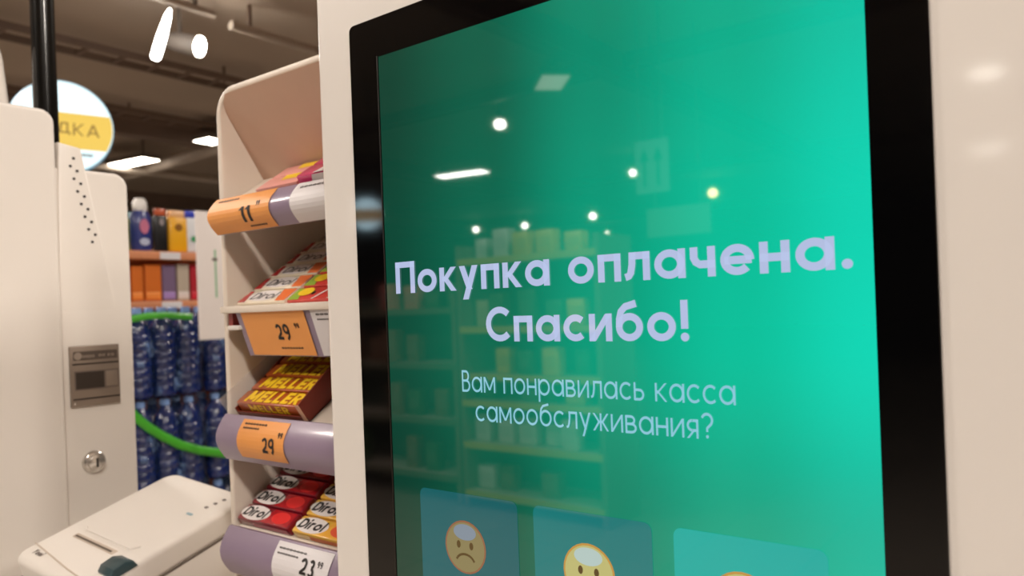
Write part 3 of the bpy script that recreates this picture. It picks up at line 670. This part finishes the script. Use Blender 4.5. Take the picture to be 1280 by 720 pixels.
# top shelf: pink and magenta packs further right
q3 = pack_proto('sweet_pack', .07, .02, .010, PINK, [('white_band', top_quad([(.3, .0), (1, .0), (1, .55), (.38, .55)]), WHITEP), ('lettering', top_text('Dirol', .45, .8, .08, .4, .16, .2), BLK), ('front_band', front_quad([(.22, .1), (1, .1), (1, .9), (.28, .9)]), WHITEP)])
q4 = pack_proto('sweet_pack', .055, .02, .006, mat('pale_pink_wrap', (232, 160, 150), .35), [('yellow_band', top_quad([(.45, .5), (1, .5), (1, .98), (.4, .98)]), LEMON)])
xp = at(352, 230, 1, RY0).x
for i in range(2):
    place(q3, 0, .003+i*.0205, xp+.017, ('magenta and white sweet pack at front of top shelf' if i == 0 else 'magenta sweet pack second from front on top shelf'), 'sweet pack', 'magenta sweet packs', up=.001)
    place(q4, 0, .003+i*.0205, xp-.04, ('pale pink sweet pack at front of top shelf' if i == 0 else 'pale pink sweet pack with yellow band behind another on top shelf'), 'sweet pack', 'pale pink sweet packs', up=.001)
kill(q3); kill(q4)

# ================================================================== FAR SHELF WITH BOTTLES
GX = -3.1
gz1 = at(200, 314, 0, GX).z; gz2 = at(200, 376, 0, GX).z
G = thing('store_shelf', 'tall store shelf with orange boards of shampoo bottles behind the kiosks', 'shelf', (GX-.22, 2.2, 0))
def gpart(name, bm, mm, parent=G):
    for vv in bm.verts: vv.co = vv.co - Vector(G.location)
    return finish(name, bm, mm, parent)
b = BM(); box(b, GX-.45, GX-.43, 1.0, 3.4, .1, gz1+.05); gpart('back_panel', b, mat('shelf_back_brown', (120, 92, 76), .7))
for yy in (1.0, 3.38):
    b = BM(); box(b, GX-.43, GX-.4, yy, yy+.03, 0, gz1+.05); gpart('upright', b, BEAMM)
for z in (gz1, gz2, gz2-.26, gz2-.55, .25):
    b = BM(); box(b, GX-.43, GX, 1.0, 3.4, z-.035, z, .003); sh = gpart('shelf_board', b, BOARD)
    if z > gz2-.01:
        for yy in (1.66, 2.2): 
            b = BM(); box(b, GX, GX+.003, yy, yy+.09, z-.033, z-.004); gpart('price_ticket', b, PAPER, sh)
b = BM(); box(b, GX-.43, GX, 1.0, 3.4, 0, .1); gpart('kick_plate', b, BEAMM)
def bottle(px_, wpx, hpx, shelf, body, cap, label, kind='round', extra=None, cat='bottle', xoff=-.05):
    zs = gz1 if shelf == 0 else gz2
    c = at(px_, 320, 0, GX+xoff); sc_ = (c-CAM).dot(FW)/F; r = wpx*sc_/2/.97; h = hpx*sc_
    t = thing('shampoo_bottle' if cat == 'bottle' else 'packet', label, cat, (GX+xoff, c.y, zs+.0015), (0, 0, 0), 'products on the upper board' if shelf == 0 else 'products on the lower board')
    b = BM()
    if kind == 'round':
        lathe(b, [(r*.85, 0), (r, .01), (r, h*.62), (r*.8, h*.74), (r*.45, h*.78)], n=20)
        for v in b.verts: v.co.x *= .7
        finish('bottle_body', b, body, t)
        b = BM(); lathe(b, [(r*.6, h*.76), (r*.68, h*.8), (r*.66, h*.93), (r*.45, h)], n=20)
        for v in b.verts: v.co.x *= .8
        finish('cap', b, cap, t)
    elif kind == 'flat':
        box(b, -r*.55, r*.55, -r, r, 0, h*.84, r*.22, 3); finish('bottle_body', b, body, t)
        b = BM(); box(b, -r*.45, r*.45, -r*.8, r*.8, h*.835, h, r*.12, 2); finish('cap', b, cap, t)
    else:
        box(b, -r*.5, r*.5, -r, r, 0, h, r*.08, 1); finish('carton_body', b, body, t)
        b = BM(); box(b, -r*.48, r*.502, -r*.9, r*.9, h*.05, h*.25, .001); finish('base_band', b, cap, t)
    fx = r*.56 if kind == 'flat' else (r*.705 if kind == 'round' else r*.503)
    for (v0, v1, u, mm) in (extra or []):
        b = BM(); q = [(fx+.002, math.sin(a)*r*u, h*(v0+v1)/2+math.cos(a)*h*(v1-v0)/2) for a in [k*math.pi/8 for k in range(16)]]
        poly(b, q[::-1]); bmesh.ops.recalc_face_normals(b, faces=b.faces); finish('label', b, mm, t, False)
    return t
cm = lambda n_, c, r_=.35: mat(n_, c, r_, coat=.3)
bottle(146, 24, 64, 0, cm('mint_bottle', (150, 190, 150)), cm('white_cap', (235, 232, 228)), 'mint green bottle mostly hidden behind the neighbouring kiosk', 'flat')
bottle(163, 11, 50, 0, cm('lime_bottle', (170, 190, 70)), cm('teal_cap', (90, 150, 160)), 'lime green bottle peeking out beside the kiosk edge', 'flat', xoff=-.12)
bottle(177, 25, 66, 0, cm('navy_bottle', (44, 56, 128)), cm('white_cap', (0, 0, 0)), 'navy blue shampoo bottle with round white cap', 'round', [(.32, .6, .45, cm('pink_label', (206, 120, 150))), (.1, .24, .5, cm('white_label', (190, 196, 220)))])
bottle(201, 15, 54, 0, cm('black_bottle', (18, 18, 20)), cm('orange_cap', (196, 90, 50)), 'slim black bottle with orange cap', 'flat', [(.6, .76, .4, cm('pale_label', (150, 140, 140)))])
bottle(221, 23, 52, 0, cm('yellow_bottle', (240, 176, 24)), cm('peach_cap', (240, 190, 140)), 'bright yellow flat bottle on the upper board', 'flat', [(.5, .68, .4, cm('brown_label', (150, 96, 20)))])
bottle(241, 20, 52, 0, cm('white_bottle', (226, 228, 232)), cm('blue_cap', (40, 60, 190)), 'white bottle with blue cap and green mark', 'flat', [(.25, .4, .5, cm('green_label', (40, 150, 90)))])
bottle(262, 20, 52, 0, cm('white_bottle', (0, 0, 0)), cm('blue_cap', (0, 0, 0)), 'white bottle with blue cap behind the poster board', 'flat', [(.3, .5, .6, cm('blue_label', (60, 80, 200)))])
bottle(169, 14, 44, 1, cm('orange_pack', (216, 112, 36)), cm('orange_base', (246, 150, 70)), 'narrow orange pack at left of lower board', 'box', cat='packet')
bottle(188, 20, 45, 1, cm('orange_pack', (0, 0, 0)), cm('orange_base', (0, 0, 0)), 'wide orange pack right of the narrow one on lower board', 'box', cat='packet')
bottle(208, 17, 44, 1, cm('purple_pack', (122, 100, 130)), cm('lilac_base', (170, 140, 200)), 'purple pack on the lower board', 'box', cat='packet')
bottle(226, 15, 45, 1, cm('beige_pack', (190, 176, 158)), cm('white_base', (226, 214, 208)), 'beige and white pack on the lower board', 'box', cat='packet')
bottle(242, 14, 44, 1, cm('red_pack', (176, 34, 48)), cm('crimson_base', (206, 50, 66)), 'red pack at right of lower board', 'box', cat='packet')
bottle(258, 15, 44, 1, cm('orange_pack', (0, 0, 0)), cm('orange_base', (0, 0, 0)), 'orange pack behind the poster board on lower board', 'box', cat='packet')

# ------------------------------------------------------------------ wrapped packs of blue water bottles
WX = -2.6
BLUE = mat('deep_blue_bottle', (7, 26, 84), .1, coat=.8, var=.75, scale=26, bump=.9)
FILM = bpy.data.materials.new('shrink_film'); FILM.use_nodes = True; nt = FILM.node_tree; pf_ = nt.nodes['Principled BSDF']
pf_.inputs['Base Color'].default_value = (*lin((136, 172, 226)), 1); pf_.inputs['Roughness'].default_value = .16; pf_.inputs['Alpha'].default_value = .2; pf_.inputs['Coat Weight'].default_value = 1; pf_.inputs['Coat Roughness'].default_value = .05
tcx = nt.nodes.new('ShaderNodeTexCoord'); mp = nt.nodes.new('ShaderNodeMapping'); mp.inputs['Scale'].default_value = (34, 42, 20); mp.inputs['Rotation'].default_value = (.6, 0, 0)
nz = nt.nodes.new('ShaderNodeTexNoise'); nz.inputs['Scale'].default_value = 1.0; nz.inputs['Detail'].default_value = 4; nz.inputs['Distortion'].default_value = .8
bpn = nt.nodes.new('ShaderNodeBump'); bpn.inputs['Strength'].default_value = 1; bpn.inputs['Distance'].default_value = .05
nt.links.new(tcx.outputs['Object'], mp.inputs[0]); nt.links.new(mp.outputs[0], nz.inputs['Vector']); nt.links.new(nz.outputs['Fac'], bpn.inputs['Height'])
wr = nt.nodes.new('ShaderNodeMapRange'); wr.inputs['From Min'].default_value = .57; wr.inputs['From Max'].default_value = .72; wr.inputs['To Min'].default_value = .03; wr.inputs['To Max'].default_value = .5
nt.links.new(nz.outputs['Fac'], wr.inputs['Value']); nt.links.new(wr.outputs[0], pf_.inputs['Alpha'])
nt.links.new(bpn.outputs[0], pf_.inputs['Normal']); nt.links.new(bpn.outputs[0], pf_.inputs['Coat Normal'])
CAPB = mat('pale_blue_cap', (120, 150, 200), .35); GREEN = mat('green_strap', (62, 160, 34), .4, coat=.3)
prof = [(.03, 0), (.042, .008)]
for k in range(7): z = .02+k*.03; prof += [(.044, z), (.044, z+.018), (.041, z+.024)]
prof += [(.043, .235), (.036, .262), (.018, .292), (.0145, .3)]
bme = BM(); lathe(bme, prof, n=14); proto_b = finish('bottle', bme, BLUE)
bme = BM(); lathe(bme, [(.0165, .298), (.0165, .318), (.014, .32)], n=12); proto_c = finish('cap', bme, CAPB)
def wpack(y0, z0, label):
    t = thing('water_pack', label, 'water pack', (WX-.135, y0, z0), (0, 0, 0), 'shrink-wrapped water packs')
    for i in range(3):
        for j in range(2):
            o = proto_b.copy(); COL.objects.link(o); o.parent = t; o.location = (.09-.09*j, -.09+.09*i, 0)
            c_ = proto_c.copy(); COL.objects.link(c_); c_.parent = o
    b = BM(); box(b, -.05, .137, -.138, .138, .004, .325, .03, 3)
    bmesh.ops.subdivide_edges(b, edges=b.edges[:], cuts=1, use_grid_fill=True); finish('film', b, FILM, t)
    return t
zp1 = at(200, 381, 0, WX).z
top_y = at(200, 400, 0, WX).y
ys = [top_y+.03-.285+.285*k for k in range(4)]
H = .328
wi = 0
nm = ['left', 'middle', 'right', 'far right']
for r_ in range(4):
    for c_ in range(4):
        zz = zp1-H*(r_+1)
        if zz < .1: continue
        row = ['top', 'second', 'third', 'bottom'][r_]
        pk = wpack(ys[c_], zz, 'blue wrapped water bottle pack, %s row of the stack, %s column' % (row, nm[c_]))
        if r_ == 1 and c_ != 1: continue
        b = BM()
        if r_ == 0 and c_ == 1: pts = [at(x, y, 0, WX+.012) for x, y in ((164, 399), (185, 395), (210, 394), (240, 396))]
        elif r_ == 1 and c_ == 1: pts = [at(x, y, 0, WX+.014) for x, y in ((158, 508), (168, 520), (185, 534), (205, 546), (225, 556), (250, 563), (283, 567))]
        else: pts = [Vector((WX+.012, ys[c_]-.13+.26*k/6, zz+.27-.05*math.sin(math.pi*k/6))) for k in range(7)]
        fine = []
        for a_, b_ in zip(pts, pts[1:]):
            for k in range(3): fine.append(a_.lerp(b_, k/3))
        fine.append(pts[-1])
        tube(b, [p-Vector((WX-.135, ys[c_], zz)) for p in fine], (.0155 if (r_, c_) == (1, 1) else .012), 8, flat=.35); finish('carry_strap', b, GREEN, pk)
bpy.data.objects.remove(proto_b); bpy.data.objects.remove(proto_c)
zb_ = zp1-H*4
t = thing('pallet', 'low pallet under the stack of blue water packs', 'pallet', (WX-.09, ys[0], 0))
b = BM(); box(b, -.16, .16, -.2, 1.1, max(zb_-.03, .03), max(zb_, .06)); finish('deck', b, mat('pallet_wood', (150, 116, 80), .7), t)
for yy in (-.18, .42, 1.0): finish('bearer', box(BM(), -.15, .15, yy, yy+.09, 0, max(zb_-.03, .03)), mat('pallet_wood', (0, 0, 0)), t)

# white poster board standing in front of the water
QX = -2.3
a, c = at(244, 263, 0, QX), at(300, 422, 0, QX)
t = thing('poster_stand', 'white poster board with green line, left of the candy rack', 'poster', (QX, (a.y+c.y)/2, 0))
w2 = (c.y-a.y)/2
b = BM(); box(b, -.006, 0, -w2, w2, c.z, a.z, .001); finish('board', b, mat('white_board', (226, 218, 214), .5, var=.01), t)
b = BM(); g = at(269, 315, 0, QX).y-(a.y+c.y)/2; box(b, 0, .0008, g-.004, g+.002, at(270, 372, 0, QX).z, at(269, 312, 0, QX).z); finish('green_line', b, mat('green_print', (130, 180, 140), .5), t)
b = BM(); box(b, 0, .001, g-.012, g+.006, at(270, 324, 0, QX).z-.006, at(270, 324, 0, QX).z+.004); finish('grey_mark', b, mat('grey_print', (0, 0, 0)), t)
b = BM(); lathe(b, [(.01, .0), (.01, c.z+.02)], (-.012, .04, 0), 10); lathe(b, [(.12, 0), (.12, .012), (.02, .02)], (-.012, .04, 0), 20); finish('stand_post', b, PIPEM, t)

# ------------------------------------------------------------------ round hanging signs
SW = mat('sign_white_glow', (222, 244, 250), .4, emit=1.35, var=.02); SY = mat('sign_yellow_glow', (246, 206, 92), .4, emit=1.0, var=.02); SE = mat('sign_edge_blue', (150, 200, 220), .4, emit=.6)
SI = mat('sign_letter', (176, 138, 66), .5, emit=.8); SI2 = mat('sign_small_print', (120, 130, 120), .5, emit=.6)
def round_sign(c, nrm, R_, label, tilt=0, SW=SW, SY=SY):
    c = Vector(c); nrm = Vector(nrm).normalized(); t = thing('round_sign', label, 'sign', c)
    ex = Vector((0, 0, 1)).cross(nrm).normalized(); M = frame(Vector((0, 0, 0)), ex, (0, 0, 1)) @ Matrix.Rotation(tilt, 4, 'Z')
    b = BM(); lathe(b, [(R_*.98, -.04), (R_, -.035), (R_, .035), (R_*.98, .04)], n=48, M=M); finish('sign_drum', b, SW, t)
    b = BM(); lathe(b, [(R_*1.01, -.036), (R_*1.01, .036)], n=48, M=M); finish('sign_rim', b, SE, t)
    for s in (1, -1):
        Ms = M @ (Matrix.Identity(4) if s == 1 else Matrix.Rotation(math.pi, 4, 'Y'))
        b = BM(); lo, hi = -.48, .32; q = []
        a0, a1 = math.asin(hi), math.asin(lo)
        q = [(R_*.98*math.cos(a1+(a0-a1)*k/8), R_*.98*math.sin(a1+(a0-a1)*k/8), .0412) for k in range(9)]
        q += [(-x, y, z) for x, y, z in q[::-1]]; poly(b, q, Ms, 0); finish('yellow_band', b, SY, t, False)
        b = BM(); text(b, 'СКИДКА', Ms @ Matrix.Translation((-.1*R_, -.17*R_, .0425)), R_*.27, .14, .17, width=R_*1.66, centre=True); finish('sign_text', b, SI, t, False)
        b = BM(); text(b, 'оооо', Ms @ Matrix.Translation((.38*R_, -.62*R_, .0425)), R_*.1, .4, .1, width=R_*.22); finish('small_print', b, SI2, t, False)
    p = ex*R_*-.34; finish('hanging_rod', box(BM(), p.x-.006, p.x+.006, p.y-.006, p.y+.006, R_*.8, CEIL-c.z), LAMPB, t)
c = CAM+ray(77, 160)*4.2
round_sign(c, (CAM-c)*Vector((1, 1, 0))+Vector((.0, 0, 0)), 57/950*4.2, 'glowing round white and yellow sign hanging behind the black mast', math.radians(-2))
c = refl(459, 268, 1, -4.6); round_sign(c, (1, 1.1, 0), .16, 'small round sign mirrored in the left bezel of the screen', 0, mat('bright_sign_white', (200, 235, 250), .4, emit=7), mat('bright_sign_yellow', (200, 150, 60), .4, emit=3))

# ================================================================== THE SHOP BEHIND THE CAMERA (seen only as reflections)
def back_shelf(x0, x1, y, levels, label, railc):
    t = thing('store_shelf', label, 'shelf', ((x0+x1)/2, y, 0)); w2 = (x1-x0)/2
    b = BM(); box(b, -w2, w2, -.42, -.40, 0, levels[-1]+.1); finish('back_panel', b, mat('shelf_back_green', (70, 84, 70), .7), t)
    for s in (-1, 1): b = BM(); box(b, s*w2-.02, s*w2+.02, -.42, 0, 0, levels[-1]+.1); finish('upright', b, BEAMM, t)
    for z in levels:
        b = BM(); box(b, -w2, w2, -.4, 0, z-.03, z); sh = finish('shelf_board', b, PIPEM, t)
        b = BM(); box(b, -w2, w2, 0, .006, z-.04, z+.004); finish('price_rail', b, mat('rail_%d' % railc[0], railc, .5), t)
def rz(y): return refl(660, y, 1, -3.4).z
LVB = [.12, rz(560), rz(505), rz(470), rz(408), rz(318)]
RAILX = refl(575, 400, 1, -3.4).x, refl(748, 400, 1, -3.4).x
back_shelf(RAILX[0], RAILX[1], -3.4, LVB, 'yellow promotion shelf of packets mirrored faintly in the screen', (214, 190, 70))
LVD = [.2, .6, 1.0, 1.4]
back_shelf(-5.6, RAILX[0]-.06, -3.4, LVD, 'dim shelf of dark packets mirrored at the left of the screen', (110, 104, 84))
cols = [('yellow', (236, 200, 60)), ('cream', (226, 212, 170)), ('green', (70, 104, 60)), ('brown', (128, 84, 60)), ('white', (232, 232, 228)), ('pink', (214, 130, 120))]
PRB = {}
for nm_, c_ in cols:
    t = bpy.data.objects.new('packet', None); COL.objects.link(t)
    b = BM(); box(b, -.075, .075, -.05, .05, 0, .24, .012, 2); finish('packet_body', b, mat('packet_'+nm_, c_, .4), t)
    b = BM(); box(b, -.05, .05, .05, .052, .07, .17); finish('packet_label', b, mat('packet_label_'+nm_, tuple(int(v*.75+40) for v in c_), .5), t)
    PRB[nm_] = t
ROWN = ['bottom', 'second', 'third', 'fourth', 'fifth', 'top']
def fill(x0, x1, levels, picks, gap, hmax, where):
    for li, z in enumerate(levels):
        xx = x0+.1; k = 0; zmax = (levels[li+1]-z-.07) if li+1 < len(levels) else .2
        while xx < x1-.09:
            nm_ = random.choice(picks[li % len(picks)])
            if nm_ and random.random() > gap:
                o = copy_tree(PRB[nm_]); o.location = (xx, -3.5+random.uniform(-.1, .03), z+.002); hh = random.uniform(.6, 1)*min(zmax, hmax)
                o.scale = (random.uniform(.7, 1.05), 1, hh/.24)
                tag(o, '%s packet on the %s board of the %s' % (nm_, ROWN[li], where), 'packet', '%s packets, %s board, %s' % (nm_, ROWN[li], where))
                k += 1
            xx += random.uniform(.165, .24)
fill(RAILX[0], RAILX[1], LVB, [['brown', 'white'], ['white', 'white', 'green'], ['green', 'brown', 'yellow'], ['yellow', 'green'], ['yellow', 'cream', 'green'], ['yellow', 'cream', 'white']], .15, .26, 'mirrored promotion shelf')
fill(-5.6, RAILX[0]-.06, LVD, [['brown', 'green'], ['brown', 'green', 'green'], ['green', 'brown', 'brown'], ['pink', 'brown', 'green']], .3, .26, 'mirrored dim shelf')
for t in PRB.values(): kill(t)
# sign boards mirrored above the headline
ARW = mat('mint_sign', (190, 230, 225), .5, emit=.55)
def board(xa, ya, xb, yb, Y, label, arrows=False, mm=ARW):
    p, q = refl(xa, ya, 1, Y), refl(xb, yb, 1, Y); x0, x1 = min(p.x, q.x), max(p.x, q.x); z0, z1 = min(p.z, q.z), max(p.z, q.z)
    t = thing('hanging_board', label, 'sign', ((x0+x1)/2, Y, z0)); w2 = (x1-x0)/2
    b = BM(); box(b, -w2, w2, -.03, 0, 0, z1-z0, .006); finish('board', b, mm, t)
    if arrows:
        for s in (-1, 1):
            b = BM(); h_ = z1-z0; cx = s*w2*.42; k = w2*.2
            poly(b, [(cx+a_, .002, h_*v_) for a_, v_ in ((-k*.45, .12), (k*.45, .12), (k*.45, .6), (k*1.5, .6), (0, .86), (-k*1.5, .6), (-k*.45, .6))][::-1]); finish('arrow', b, mat('arrow_print', (20, 120, 90), .5), t, False)
    for s in (-1, 1): finish('hanging_rod', box(BM(), s*w2*.7-.005, s*w2*.7+.005, -.02, -.01, z1-z0, CEIL-z0), LAMPB, t)
board(793, 178, 836, 238, -5.0, 'pale mint board with two upward arrows mirrored in the screen', True)
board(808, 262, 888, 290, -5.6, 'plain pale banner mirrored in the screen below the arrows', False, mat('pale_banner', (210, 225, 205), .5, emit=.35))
